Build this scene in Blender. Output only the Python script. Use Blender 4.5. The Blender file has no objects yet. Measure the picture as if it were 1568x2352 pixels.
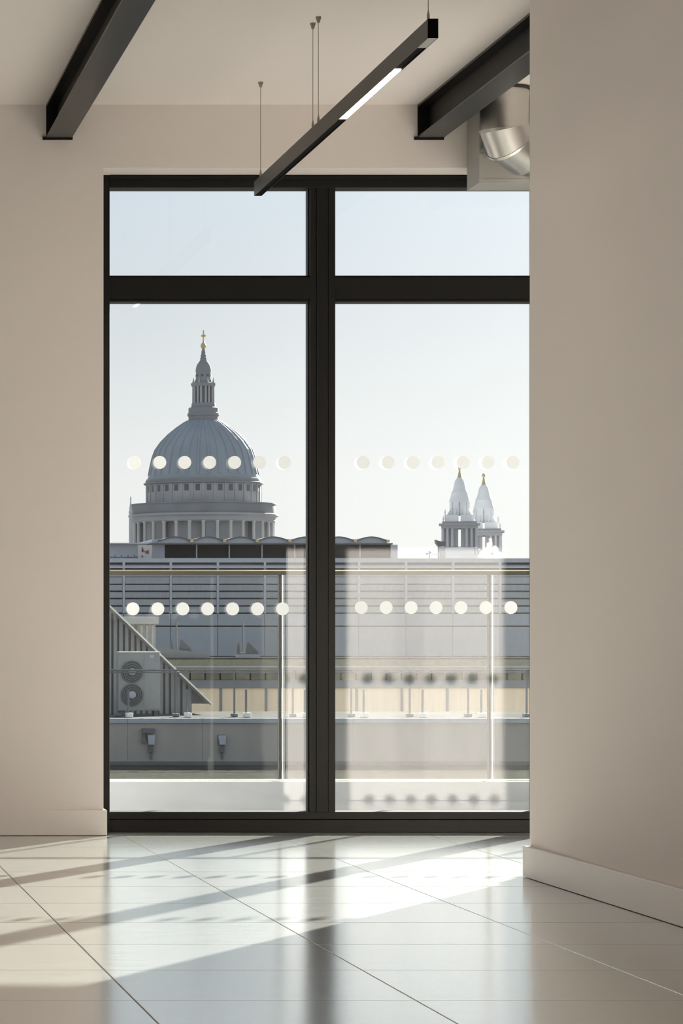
import bpy, bmesh, math, random
from mathutils import Vector, Matrix
random.seed(7)
PI = math.pi
scene = bpy.context.scene
COL = scene.collection

# ------------------------------------------------------------------ camera (shift lens, image plane parallel to the window wall)
F, VX, VY, EYE = 7080.0, -530.0, 1462.0, 0.774          # focal length and principal point in px of the 1568x2352 frame; eye height
cam = bpy.data.cameras.new('camera')
cam.sensor_fit = 'AUTO'; cam.sensor_width = 36.0
cam.lens = F / 2352 * 36.0
cam.shift_x = (784 - VX) / 2352
cam.shift_y = (VY - 1176) / 2352
cam.clip_end = 5000
camo = bpy.data.objects.new('camera', cam); COL.objects.link(camo)
camo.location = (0, 0, EYE); camo.rotation_euler = (PI / 2, 0, 0)
scene.camera = camo

# ------------------------------------------------------------------ exposure
vs = scene.view_settings
scene.display_settings.display_device = 'sRGB'
vs.view_transform = 'Standard'; vs.look = 'None'; vs.gamma = 1.0; vs.use_curve_mapping = False
vs.exposure = 0.06

# ------------------------------------------------------------------ sky
SUN = Vector((0.568, 1.0, 0.386)).normalized()
w = bpy.data.worlds.new('sky'); scene.world = w; w.use_nodes = True
nt = w.node_tree; nt.nodes.clear()
def N(nt, t, **k):
    n = nt.nodes.new(t)
    for a, b in k.items(): setattr(n, a, b)
    return n
out = N(nt, 'ShaderNodeOutputWorld'); bg = N(nt, 'ShaderNodeBackground')
tc = N(nt, 'ShaderNodeTexCoord'); sep = N(nt, 'ShaderNodeSeparateXYZ')
nt.links.new(tc.outputs['Generated'], sep.inputs[0])
ramp = N(nt, 'ShaderNodeValToRGB')
nt.links.new(sep.outputs['Z'], ramp.inputs['Fac'])
els = ramp.color_ramp.elements
stops = [(0.0, (0.92, 0.915, 0.895)), (0.05, (0.865, 0.875, 0.87)), (0.10, (0.68, 0.725, 0.765)), (0.15, (0.56, 0.65, 0.75)), (0.35, (0.54, 0.63, 0.74)), (1.0, (0.42, 0.52, 0.66))]
els[0].position = stops[0][0]; els[0].color = (*stops[0][1], 1)
els[1].position = stops[-1][0]; els[1].color = (*stops[-1][1], 1)
for p, c in stops[1:-1]:
    e = els.new(p); e.color = (*c, 1)
dot = N(nt, 'ShaderNodeVectorMath', operation='DOT_PRODUCT'); dot.inputs[1].default_value = SUN
nt.links.new(tc.outputs['Generated'], dot.inputs[0])
mx = N(nt, 'ShaderNodeMath', operation='MAXIMUM'); mx.inputs[1].default_value = 0.0
nt.links.new(dot.outputs['Value'], mx.inputs[0])
pw = N(nt, 'ShaderNodeMath', operation='POWER'); pw.inputs[1].default_value = 24.0
nt.links.new(mx.outputs[0], pw.inputs[0])
ml = N(nt, 'ShaderNodeMath', operation='MULTIPLY'); ml.inputs[1].default_value = 1.05
nt.links.new(pw.outputs[0], ml.inputs[0])
glow = N(nt, 'ShaderNodeMixRGB', blend_type='ADD'); glow.inputs[2].default_value = (1, 0.97, 0.9, 1)
nt.links.new(ml.outputs[0], glow.inputs[0]); nt.links.new(ramp.outputs[0], glow.inputs[1])
nt.links.new(glow.outputs[0], bg.inputs['Color']); bg.inputs['Strength'].default_value = 1.0
nt.links.new(bg.outputs[0], out.inputs[0])

# ------------------------------------------------------------------ sun
sl = bpy.data.lights.new('sun', 'SUN'); sl.energy = 30.0; sl.angle = math.radians(0.53); sl.color = (1.0, 0.95, 0.885)
so = bpy.data.objects.new('sun', sl); COL.objects.link(so)
so.rotation_euler = SUN.to_track_quat('Z', 'Y').to_euler()

# ------------------------------------------------------------------ unseen warm fill light added under the ceiling to brighten the room
def area(name, loc, sx, sy, power, col, rot=(0, 0, 0)):
    l = bpy.data.lights.new(name, 'AREA'); l.shape = 'RECTANGLE'; l.size = sx; l.size_y = sy; l.energy = power; l.color = col
    o = bpy.data.objects.new(name, l); COL.objects.link(o); o.location = loc; o.rotation_euler = rot
    return o
WARM = (1.0, 0.84, 0.68)
area('fill_light', (-0.5, 2.5, 2.80), 0.3, 6.0, 50, WARM)

# ================================================================== helpers
def P(px, py, Y):
    """real-world point that stands at distance Y in the line of sight through a pixel"""
    return Vector(((px - VX) / F * Y, Y, EYE + (VY - py) / F * Y))
def PX(px, Y): return (px - VX) / F * Y
def PZ(py, Y): return EYE + (VY - py) / F * Y

def mat(name, col, rough=0.6, metal=0.0, var=0.06, scale=6.0, stretch=(1, 1, 1), spec=0.5, bump=0.0, bscale=80.0, coat=0.0, objrand=0.0):
    m = bpy.data.materials.new(name); m.use_nodes = True
    t = m.node_tree; b = t.nodes['Principled BSDF']
    tcn = N(t, 'ShaderNodeTexCoord'); mp = N(t, 'ShaderNodeMapping'); mp.inputs['Scale'].default_value = stretch
    t.links.new(tcn.outputs['Object'], mp.inputs[0])
    nz = N(t, 'ShaderNodeTexNoise'); nz.inputs['Scale'].default_value = scale; nz.inputs['Detail'].default_value = 5
    t.links.new(mp.outputs[0], nz.inputs['Vector'])
    mr = N(t, 'ShaderNodeMapRange'); mr.inputs[1].default_value = 0.3; mr.inputs[2].default_value = 0.7
    mr.inputs[3].default_value = 1 - var; mr.inputs[4].default_value = 1 + var
    t.links.new(nz.outputs['Fac'], mr.inputs[0])
    last = mr.outputs[0]
    if objrand:
        oi = N(t, 'ShaderNodeObjectInfo'); r2 = N(t, 'ShaderNodeMapRange'); r2.inputs[3].default_value = 1 - objrand; r2.inputs[4].default_value = 1 + objrand
        t.links.new(oi.outputs['Random'], r2.inputs[0])
        mm = N(t, 'ShaderNodeMath', operation='MULTIPLY'); t.links.new(last, mm.inputs[0]); t.links.new(r2.outputs[0], mm.inputs[1]); last = mm.outputs[0]
    vm = N(t, 'ShaderNodeVectorMath', operation='SCALE'); vm.inputs[0].default_value = col
    t.links.new(last, vm.inputs['Scale']); t.links.new(vm.outputs[0], b.inputs['Base Color'])
    b.inputs['Roughness'].default_value = rough; b.inputs['Metallic'].default_value = metal
    b.inputs['Specular IOR Level'].default_value = spec
    if coat: b.inputs['Coat Weight'].default_value = coat; b.inputs['Coat Roughness'].default_value = 0.1
    if bump:
        n2 = N(t, 'ShaderNodeTexNoise'); n2.inputs['Scale'].default_value = bscale; n2.inputs['Detail'].default_value = 3
        t.links.new(mp.outputs[0], n2.inputs['Vector'])
        bn = N(t, 'ShaderNodeBump'); bn.inputs['Strength'].default_value = bump; bn.inputs['Distance'].default_value = 0.01
        t.links.new(n2.outputs['Fac'], bn.inputs['Height']); t.links.new(bn.outputs[0], b.inputs['Normal'])
    return m

def glass(name, r0, tint, dirt=0.0):
    """one face of a clear pane: clear transmission plus the mirror image of a real glass surface (Schlick)"""
    m = bpy.data.materials.new(name); m.use_nodes = True
    t = m.node_tree; t.nodes.clear()
    o = N(t, 'ShaderNodeOutputMaterial'); mixn = N(t, 'ShaderNodeMixShader')
    tr = N(t, 'ShaderNodeBsdfTransparent'); tr.inputs[0].default_value = (*tint, 1)
    gl = N(t, 'ShaderNodeBsdfGlossy'); gl.inputs['Roughness'].default_value = 0.0
    g = N(t, 'ShaderNodeNewGeometry'); d = N(t, 'ShaderNodeVectorMath', operation='DOT_PRODUCT')
    t.links.new(g.outputs['Incoming'], d.inputs[0]); t.links.new(g.outputs['Normal'], d.inputs[1])
    ab = N(t, 'ShaderNodeMath', operation='ABSOLUTE'); t.links.new(d.outputs['Value'], ab.inputs[0])
    om = N(t, 'ShaderNodeMath', operation='SUBTRACT'); om.inputs[0].default_value = 1.0; t.links.new(ab.outputs[0], om.inputs[1])
    p5 = N(t, 'ShaderNodeMath', operation='POWER'); p5.inputs[1].default_value = 5.0; t.links.new(om.outputs[0], p5.inputs[0])
    ma = N(t, 'ShaderNodeMath', operation='MULTIPLY_ADD'); ma.inputs[1].default_value = 1 - r0; ma.inputs[2].default_value = r0
    t.links.new(p5.outputs[0], ma.inputs[0])
    t.links.new(ma.outputs[0], mixn.inputs[0]); t.links.new(tr.outputs[0], mixn.inputs[1]); t.links.new(gl.outputs[0], mixn.inputs[2])
    t.links.new(mixn.outputs[0], o.inputs[0])
    return m

class MB:
    """collects shapes, then links them as ONE mesh object"""
    def __init__(s): s.bm = bmesh.new()
    def box(s, x0, x1, y0, y1, z0, z1, bev=0.0):
        r = bmesh.ops.create_cube(s.bm, size=1.0)
        vs_ = r['verts']
        bmesh.ops.scale(s.bm, vec=(abs(x1 - x0), abs(y1 - y0), abs(z1 - z0)), verts=vs_)
        bmesh.ops.translate(s.bm, vec=((x0 + x1) / 2, (y0 + y1) / 2, (z0 + z1) / 2), verts=vs_)
        if bev:
            ed = list({e for v in vs_ for e in v.link_edges})
            bmesh.ops.bevel(s.bm, geom=ed, offset=bev, segments=2, affect='EDGES', profile=0.5)
        return s
    def topbev(s, x0, x1, y0, y1, z0, z1, bev):
        r = bmesh.ops.create_cube(s.bm, size=1.0); vs_ = r['verts']
        bmesh.ops.scale(s.bm, vec=(x1 - x0, y1 - y0, z1 - z0), verts=vs_)
        bmesh.ops.translate(s.bm, vec=((x0 + x1) / 2, (y0 + y1) / 2, (z0 + z1) / 2), verts=vs_)
        ed = [e for e in {e for v in vs_ for e in v.link_edges} if all(v.co.z > (z0 + z1) / 2 for v in e.verts)]
        bmesh.ops.bevel(s.bm, geom=ed, offset=bev, segments=1, affect='EDGES', profile=0.5)
        return s
    def tube(s, a, b, r, n=12, r2=None):
        a = Vector(a); b = Vector(b); d = b - a
        q = d.to_track_quat('Z', 'Y').to_matrix().to_4x4()
        bmesh.ops.create_cone(s.bm, cap_ends=True, segments=n, radius1=r, radius2=r if r2 is None else r2, depth=d.length,
                              matrix=Matrix.Translation((a + b) / 2) @ q)
        return s
    def lathe(s, prof, n=32, c=(0, 0, 0), a0=0.0, cap=True):
        rings = []
        for r, z in prof:
            if r <= 1e-6: rings.append([s.bm.verts.new((c[0], c[1], c[2] + z))])
            else: rings.append([s.bm.verts.new((c[0] + r * math.cos(a0 + 2 * PI * k / n), c[1] + r * math.sin(a0 + 2 * PI * k / n), c[2] + z)) for k in range(n)])
        for A, B in zip(rings, rings[1:]):
            for k in range(n):
                k2 = (k + 1) % n
                if len(A) == 1 and len(B) == 1: continue
                if len(A) == 1: s.bm.faces.new((A[0], B[k2], B[k]))
                elif len(B) == 1: s.bm.faces.new((A[k], A[k2], B[0]))
                else: s.bm.faces.new((A[k], A[k2], B[k2], B[k]))
        if cap:
            if len(rings[0]) > 1: s.bm.faces.new(rings[0][::-1])
            if len(rings[-1]) > 1: s.bm.faces.new(rings[-1])
        bmesh.ops.recalc_face_normals(s.bm, faces=s.bm.faces[:])
        return s
    def prism(s, pts, y0, y1):
        """pts: (x,z) outline, extruded from y0 to y1"""
        A = [s.bm.verts.new((x, y0, z)) for x, z in pts]; B = [s.bm.verts.new((x, y1, z)) for x, z in pts]
        s.bm.faces.new(A); s.bm.faces.new(B[::-1])
        for k in range(len(A)):
            k2 = (k + 1) % len(A); s.bm.faces.new((A[k], B[k], B[k2], A[k2]))
        bmesh.ops.recalc_face_normals(s.bm, faces=s.bm.faces[:])
        return s
    def sweep(s, rings, closed=False):
        R = [[s.bm.verts.new(p) for p in r] for r in rings]; n = len(R[0])
        for A, B in zip(R, R[1:]):
            for k in range(n): s.bm.faces.new((A[k], A[(k + 1) % n], B[(k + 1) % n], B[k]))
        s.bm.faces.new(R[0][::-1]); s.bm.faces.new(R[-1])
        bmesh.ops.recalc_face_normals(s.bm, faces=s.bm.faces[:])
        return s
    def xf(s, m): bmesh.ops.transform(s.bm, matrix=m, verts=s.bm.verts[:]); return s
    def build(s, name, material, parent=None, smooth=False, loc=None):
        me = bpy.data.meshes.new(name); s.bm.to_mesh(me); s.bm.free()
        me.materials.append(material)
        if smooth:
            for p in me.polygons: p.use_smooth = True
            me.set_sharp_from_angle(angle=math.radians(35))
        o = bpy.data.objects.new(name, me); COL.objects.link(o)
        if parent is not None: o.parent = parent
        if loc is not None: o.location = loc
        return o

def tag(o, label=None, cat=None, group=None, kind=None):
    if label: o['label'] = label
    if cat: o['category'] = cat
    if group: o['group'] = group
    if kind: o['kind'] = kind
    return o
def empty(name, loc, label, cat, group=None):
    o = bpy.data.objects.new(name, None); COL.objects.link(o); o.location = loc; o.empty_display_size = 0.1
    return tag(o, label, cat, group)
def struct(o, label, cat): return tag(o, label, cat, kind='structure')
def inst(src, parent, loc, rot=None, name=None):
    o = src.copy(); COL.objects.link(o); o.parent = parent; o.location = loc
    if rot is not None: o.rotation_euler = rot
    return o

# ================================================================== materials
M = {}
M['paint'] = mat('wall_paint', (0.775, 0.715, 0.68), 0.75, var=0.012, scale=1.5, bump=0.02, bscale=160)
M['ceiling'] = mat('ceiling_paint', (0.80, 0.735, 0.70), 0.8, var=0.01, scale=1.2)
M['skirting'] = mat('skirting_paint', (0.78, 0.73, 0.695), 0.35, var=0.01, scale=3)
M['frame'] = mat('dark_aluminium', (0.0085, 0.0080, 0.0070), 0.48, spec=0.22, var=0.08, scale=3)
M['gasket'] = mat('glazing_gasket', (0.006, 0.006, 0.008), 0.5)
M['bead'] = mat('glazing_spacer', (0.30, 0.31, 0.31), 0.35, metal=0.8)
M['beam'] = mat('black_steel', (0.006, 0.0055, 0.005), 0.36, spec=0.4, var=0.15, scale=4)
M['web'] = mat('matt_black_steel', (0.005, 0.005, 0.0045), 0.55, spec=0.25)
M['lamp'] = mat('bronze_black_aluminium', (0.050, 0.043, 0.037), 0.38, var=0.05, metal=0.3)
M['lamp_inside'] = mat('black_louvre', (0.004, 0.0035, 0.003), 0.85, spec=0.1)
M['wire'] = mat('steel_wire', (0.33, 0.30, 0.25), 0.4, metal=0.9)
M['brass'] = mat('brushed_fitting', (0.40, 0.35, 0.27), 0.35, metal=0.9)
M['duct'] = mat('galvanised_duct', (0.66, 0.64, 0.61), 0.36, metal=1.0, var=0.05, scale=3)
M['box'] = mat('galvanised_box', (0.47, 0.46, 0.43), 0.5, metal=0.35, var=0.05, scale=5)
M['galv'] = mat('zinc_bracket', (0.42, 0.47, 0.45), 0.35, metal=0.9, var=0.3, scale=60)
M['rubber'] = mat('rubber_seal', (0.03, 0.028, 0.026), 0.6)
M['glass'] = glass('window_glass', 0.045, (0.975, 0.985, 0.98))
M['bglass'] = glass('balustrade_glass', 0.008, (0.95, 0.965, 0.955))
M['steel'] = mat('stainless_steel', (0.60, 0.57, 0.48), 0.30, metal=1.0, var=0.04, scale=8, stretch=(0.05, 1, 1))
M['raildark'] = mat('rail_dark_reflection', (0.045, 0.045, 0.032), 0.5, spec=0.3)  # dark reflection of the facade put into the handrail colour
M['glassedge'] = mat('polished_glass_edge', (0.80, 0.84, 0.80), 0.25)
M['kerb'] = mat('white_kerb', (0.44, 0.475, 0.515), 0.6, var=0.05)
M['deck'] = mat('pale_paving', (0.17, 0.17, 0.17), 0.8, var=0.1, scale=4)
M['render'] = mat('grey_render', (0.42, 0.385, 0.355), 0.9, var=0.12, scale=1.2, stretch=(1, 1, 0.25))
M['coping'] = mat('coping_metal', (0.42, 0.445, 0.49), 0.8, var=0.06, spec=0.1)
M['roofing'] = mat('pale_roofing', (0.155, 0.152, 0.143), 0.85, var=0.15, scale=0.8, spec=0.0)
M['gravel'] = mat('roof_gravel', (0.075, 0.073, 0.064), 0.95, var=0.35, scale=9, bump=0.6, bscale=14, spec=0.0)
M['rib'] = mat('ribbed_cladding', (0.33, 0.33, 0.335), 0.7, var=0.1, scale=2)
M['ribdark'] = mat('ribbed_cladding_groove', (0.17, 0.17, 0.175), 0.75)
M['edge'] = mat('pale_roof_trim', (0.93, 0.90, 0.82), 0.5)
M['acbody'] = mat('painted_steel_casing', (0.36, 0.36, 0.355), 0.6, var=0.05)
M['acdark'] = mat('fan_guard', (0.11, 0.11, 0.115), 0.7, var=0.15, scale=20)
M['postsx'] = mat('galvanised_post', (0.16, 0.17, 0.19), 0.55, metal=0.2)
M['tan'] = mat('timber_panel', (0.96, 0.77, 0.56), 0.8, var=0.06, scale=1.0, stretch=(6, 6, 0.5), objrand=0.05)
M['spandrel'] = mat('spandrel_panel', (0.22, 0.24, 0.27), 0.6, var=0.05)
M['olive'] = mat('olive_glazing', (0.26, 0.25, 0.18), 0.4, var=0.15, objrand=0.25)
M['zinc'] = mat('zinc_roof_panel', (0.44, 0.46, 0.50), 0.55, var=0.04, objrand=0.03)
M['louvre'] = mat('louvre_panel', (0.40, 0.41, 0.44), 0.65, var=0.08, stretch=(3, 3, 0.5), objrand=0.06)
M['slot'] = mat('dark_recess', (0.15, 0.155, 0.17), 0.7)
M['trim'] = mat('light_metal_trim', (0.48, 0.50, 0.56), 0.45)
M['pavil'] = mat('pavilion_cladding', (0.46, 0.48, 0.51), 0.6, var=0.05)
M['darkglass'] = mat('dark_glazing', (0.022, 0.025, 0.027), 0.6, spec=0.2)
M['canopy'] = mat('curved_canopy', (0.12, 0.12, 0.12), 0.5)
M['white'] = mat('sign_white', (0.60, 0.58, 0.55), 0.6)
M['red'] = mat('sign_red', (0.38, 0.10, 0.11), 0.6)
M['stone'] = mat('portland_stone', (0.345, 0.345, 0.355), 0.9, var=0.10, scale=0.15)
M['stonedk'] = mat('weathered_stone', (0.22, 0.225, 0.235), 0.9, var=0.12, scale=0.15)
M['towerhaze'] = mat('hazed_tower_stone', (0.74, 0.74, 0.735), 0.9, var=0.05, scale=0.12)  # paled to put distance haze into the tower stone colour
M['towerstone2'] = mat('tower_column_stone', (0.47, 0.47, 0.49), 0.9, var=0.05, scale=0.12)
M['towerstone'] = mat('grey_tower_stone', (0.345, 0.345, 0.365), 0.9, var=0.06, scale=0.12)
M['stonedk2'] = mat('shaded_stone', (0.22, 0.225, 0.235), 0.9)
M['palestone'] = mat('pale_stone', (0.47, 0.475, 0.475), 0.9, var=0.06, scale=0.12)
M['lead'] = mat('lead_sheet', (0.25, 0.28, 0.312), 0.6, var=0.08, scale=0.2, stretch=(1, 1, 0.2))
M['void'] = mat('window_void', (0.10, 0.105, 0.115), 0.6)
M['gold'] = mat('gilt_and_sunlit_gold', (0.55, 0.44, 0.25), 0.4, metal=0.7)
M['city'] = mat('city_ground', (0.18, 0.18, 0.18), 0.95, var=0.2, scale=0.02)

# floor tile: mineral grey with fine streaks running along the window
def floor_mat():
    m = bpy.data.materials.new('polished_floor_tile'); m.use_nodes = True
    t = m.node_tree; b = t.nodes['Principled BSDF']
    tcn = N(t, 'ShaderNodeTexCoord')
    g = N(t, 'ShaderNodeNewGeometry')
    mp = N(t, 'ShaderNodeMapping'); mp.inputs['Scale'].default_value = (2.2, 9.0, 1)
    t.links.new(g.outputs['Position'], mp.inputs[0])
    n1 = N(t, 'ShaderNodeTexNoise'); n1.inputs['Scale'].default_value = 3.0; n1.inputs['Detail'].default_value = 8; n1.inputs['Roughness'].default_value = 0.7
    t.links.new(mp.outputs[0], n1.inputs['Vector'])
    r = N(t, 'ShaderNodeValToRGB'); e = r.color_ramp.elements
    e[0].position = 0.30; e[0].color = (0.30, 0.309, 0.288, 1); e[1].position = 0.62; e[1].color = (0.42, 0.427, 0.398, 1)
    x = e.new(0.78); x.color = (0.74, 0.725, 0.69, 1)
    t.links.new(n1.outputs['Fac'], r.inputs['Fac'])
    t.links.new(r.outputs[0], b.inputs['Base Color'])
    b.inputs['Roughness'].default_value = 0.20; b.inputs['IOR'].default_value = 1.55; b.inputs['Coat Weight'].default_value = 0.85; b.inputs['Coat Roughness'].default_value = 0.15; b.inputs['Coat IOR'].default_value = 1.5
    return m
M['tile'] = floor_mat()
M['joint'] = mat('tile_joint', (0.28, 0.275, 0.26), 0.8)

def emis(name, col, s):
    m = bpy.data.materials.new(name); m.use_nodes = True; t = m.node_tree; t.nodes.clear()
    o = N(t, 'ShaderNodeOutputMaterial'); e = N(t, 'ShaderNodeEmission'); e.inputs[0].default_value = (*col, 1); e.inputs[1].default_value = s
    t.links.new(e.outputs[0], o.inputs[0]); return m
M['led'] = emis('led_diffuser', (1.0, 0.90, 0.76), 9.0)

def vinyl():
    m = bpy.data.materials.new('white_vinyl'); m.use_nodes = True; t = m.node_tree; t.nodes.clear()
    o = N(t, 'ShaderNodeOutputMaterial'); mixn = N(t, 'ShaderNodeMixShader'); mixn.inputs[0].default_value = 0.185
    d = N(t, 'ShaderNodeBsdfDiffuse'); d.inputs[0].default_value = (0.80, 0.80, 0.78, 1)
    tr = N(t, 'ShaderNodeBsdfTranslucent'); tr.inputs[0].default_value = (0.80, 0.85, 0.90, 1)
    t.links.new(d.outputs[0], mixn.inputs[1]); t.links.new(tr.outputs[0], mixn.inputs[2]); t.links.new(mixn.outputs[0], o.inputs[0]); return m
M['vinyl'] = vinyl()

# ================================================================== ROOM SHELL
YW = 12.178                    # room-side face of the window frame
YF = 11.99                     # room-side face of the window wall
CX, CY = 2.445, 9.913          # corner of the right-hand core
ZC = 2.843                     # ceiling
XL, XR, YB = -6.0, 7.4, -5.0
T = 0.597                      # tile module
JX, JY = 1.375, 6.555          # a tile joint in each direction
floor = struct(MB().box(XL - .2, XR + .2, YB - .2, YW + .20, -0.30, -0.006).build('floor', M['joint']), 'glossy grey tiled floor in front of the tall window', 'floor')
# tiles within sight: one object each
tile_cache = {}
def tile(x0, x1, y0, y1):
    key = (round(x1 - x0, 4), round(y1 - y0, 4)); g = 0.0010
    if key not in tile_cache:
        o = MB().topbev(g, x1 - x0 - g, g, y1 - y0 - g, -0.006, 0.0, 0.0013).build('tile', M['tile'], floor, loc=(x0, y0, 0)); tile_cache[key] = o
    else: inst(tile_cache[key], floor, (x0, y0, 0))
ys = [JY + T * k for k in range(-4, 10)] + [YW + .19]
for m_ in range(-4, 8):
    x0 = JX + T * m_
    for y0, y1 in zip(ys, ys[1:]):
        if x0 > CX and y1 < CY: continue
        tile(x0, x0 + T, y0, y1)
xt0, xt1 = JX - 4 * T, JX + 8 * T
o = MB().box(XL, xt0, YB, YW + .19, -.006, 0).box(xt0, CX + .3, YB, ys[0], -.006, 0).box(xt1, XR, CY - .2, YW + .19, -.006, 0).build('floor_field', M['tile'], floor)

struct(MB().box(XL - .2, XR + .2, YB - .2, YF + .5, ZC, ZC + .3).build('ceiling', M['ceiling']), 'plain off-white ceiling above the dark beams', 'ceiling')
# window wall: solid left of the window, band above it, added opening further left for sky light, pier at far right
X0W, X1W = 1.300, 5.745        # reveal edges
ZH = 2.5975                    # underside of the head
LW0, LW1 = -4.6, -0.9          # added window, out of view, for more sky light
wb = MB()
def wallseg(x0, x1, z0, z1, g0=0.0, g1=0.0):
    wb.box(x0, x1, YF, YW, z0, z1); wb.box(x0 - g0, x1 - g1, YW, YW + .22, z0, z1)
wallseg(LW1, X0W, 0, ZH, 0, 0.055)
wallseg(XL, LW0, 0, ZH)
wallseg(X1W, XR, 0, ZH, -0.055, 0)
wb.box(XL, XR, YF, YW + .22, ZH, ZC)
struct(wb.build('wall_back', M['paint']), 'off-white wall holding the tall window, its far end turning grey with shade', 'wall')
struct(MB().box(CX, XR, YB, CY, 0, ZC).build('wall_right', M['paint']), 'off-white wall running along the right of the picture to a sharp corner', 'wall')
struct(MB().box(XL - .2, XL, YB, YW + .22, 0, ZC).build('wall_left', M['paint']), 'off-white side wall far to the left', 'wall')
struct(MB().box(XL - .2, XR + .2, YB - .2, YB, 0, ZC).build('wall_front', M['paint']), 'off-white wall at the end of the room facing the window', 'wall')
struct(MB().box(XR, XR + .2, YB, YW + .22, 0, ZC).build('wall_end', M['paint']), 'off-white end wall of the strip along the window', 'wall')

# skirting boards
SK, SH = 0.018, 0.100
def skirt(name, segs, label):
    b = MB()
    for s in segs: b.topbev(*s, 0.002)
    return struct(b.build(name, M['skirting']), label, 'skirting board')
g = .002
skirt('baseboard_back', [(LW1, X0W + .012, YF - SK, YF, g, SH), (X0W, X0W + .012, YF, YW - .004, g, SH)], 'low off-white skirting board at the foot of the window wall')
skirt('baseboard_right', [(CX - SK, CX, YB, CY + SK, g, SH), (CX, XR, CY, CY + SK, g, SH)], 'low off-white skirting board at the foot of the right-hand wall')

# ================================================================== WINDOW
PITCH = 0.891; MX0 = 1.2955; HW = 0.0495
ZT0, ZT1, ZS = 2.0985, 2.2015, 0.0810
NP = 5
GY0, GY1 = YW + .046, YW + .072
win = bpy.data.objects.new('window_1', None); COL.objects.link(win); win.location = (MX0, YW, 0); struct(win, 'tall dark-framed window with white dots on its glass, looking out to a domed cathedral', 'window')
bpy.context.view_layer.update()
def wpart(b, name, m, **k):
    b.xf(Matrix.Translation((-MX0, -YW, 0))); return b.build(name, m, win, **k)
YD = YW + .105
for k in range(NP + 1):
    c = MX0 + PITCH * k
    b = MB()
    if 0 < k < NP:      # two leaf stiles either side of a central post
        b.box(c - HW, c - .027, YW + .003, YD, .0805, ZH - .05).box(c - .0245, c + .0205, YW, YD, 0.0815, ZH - .05).box(c + .023, c + HW, YW + .003, YD, .0805, ZH - .05)
        b.box(c - .03, c + .026, YW + .012, YD, .0805, ZH - .05)
        wpart(b, 'mullion', M['frame'])
        b2 = MB()
        for z0, z1 in ((ZS, ZT0), (ZT1, ZH - .05)):
            b2.box(c - HW - .006, c - HW, YW + .028, GY0 - .002, z0, z1).box(c + HW, c + HW + .003, YW + .034, GY0 - .002, z0, z1)
        wpart(b2, 'gasket', M['gasket'])
    else:
        s0, s1 = (c - HW, c + HW)
        b.box(s0, s1, YW, YD, 0, ZH, .002)
        wpart(b, 'jamb', M['frame'])
xa, xb = MX0 + HW, MX0 + PITCH * NP - HW
wpart(MB().box(xa, xb, YW, YD, ZH - .050, ZH, .002).box(xa, xb, YW - .006, YW, ZH - .018, ZH), 'head_rail', M['frame'])
wpart(MB().box(xa, xb, YW, YD, 0.0, .050, .002).box(xa, xb, YW + .006, YD, .0515, ZS, .002), 'sill_rail', M['frame'])
for k in range(NP):
    c0 = MX0 + PITCH * k + HW; c1 = MX0 + PITCH * (k + 1) - HW
    wpart(MB().box(c0, c1, YW + .002, YD, ZT0 + .010, ZT1 - .008).box(c0, c1, YW + .012, YD, ZT0, ZT0 + .0085).box(c0, c1, YW + .012, YD, ZT1 - .0065, ZT1), 'transom', M['frame'])
    b = MB().box(c0 - .012, c1 + .012, GY0, GY1, ZS - .012, ZT0 + .012)
    pane = wpart(b, 'pane', M['glass'])
    b = MB().box(c0 - .012, c1 + .012, GY0, GY1, ZT1 - .012, ZH - .05 + .012)
    wpart(b, 'pane', M['glass'])
    # white manifestation dots, two rows of seven
    for (pxs, py) in ((305.0, 1398.5), (309.5, 1062.0)):
        for i in range(7):
            x = PX(pxs + 57.25 * i, GY0) + PITCH * k + (0.0 if k == 0 else 0.014)
            z = PZ(py - (3 if k and py > 1200 else 0), GY0)
            if k == 0 and i == 0 and py > 1200: dot0 = None
            if dot0 is None:
                d = MB(); d.lathe([(0.0258, 0), (0.0258, 0.0004)], 28); d.xf(Matrix.Rotation(PI / 2, 4, 'X'))
                dot0 = d.build('dot', M['vinyl'], pane, loc=(x - MX0, GY0 - .001 - YW, z))
            else: inst(dot0, pane, (x - MX0, GY0 - .001 - YW, z))

# unseen window added to let in sky light (same system, wider leaves)
win2 = bpy.data.objects.new('added_daylight_window', None); COL.objects.link(win2); struct(win2, 'unseen dark-framed window added along the same wall for daylight', 'window')
for k in range(5):
    c = LW0 + .05 + (LW1 - LW0 - .1) * k / 4
    MB().box(c - .05, c + .05, YW, YD, 0, ZH).build('mullion', M['frame'], win2)
for k in range(4):
    c0 = LW0 + .10 + (LW1 - LW0 - .1) * k / 4; c1 = LW0 + (LW1 - LW0 - .1) * (k + 1) / 4
    for z0, z1 in ((0, .08), (2.1, 2.2), (ZH - .05, ZH)): MB().box(c0, c1, YW, YD, z0, z1).build('transom', M['frame'], win2)
    MB().box(c0 - .01, c1 + .01, GY0, GY1, .07, 2.11).build('pane', M['glass'], win2)
    MB().box(c0 - .01, c1 + .01, GY0, GY1, 2.19, ZH - .04).build('pane', M['glass'], win2)

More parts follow.
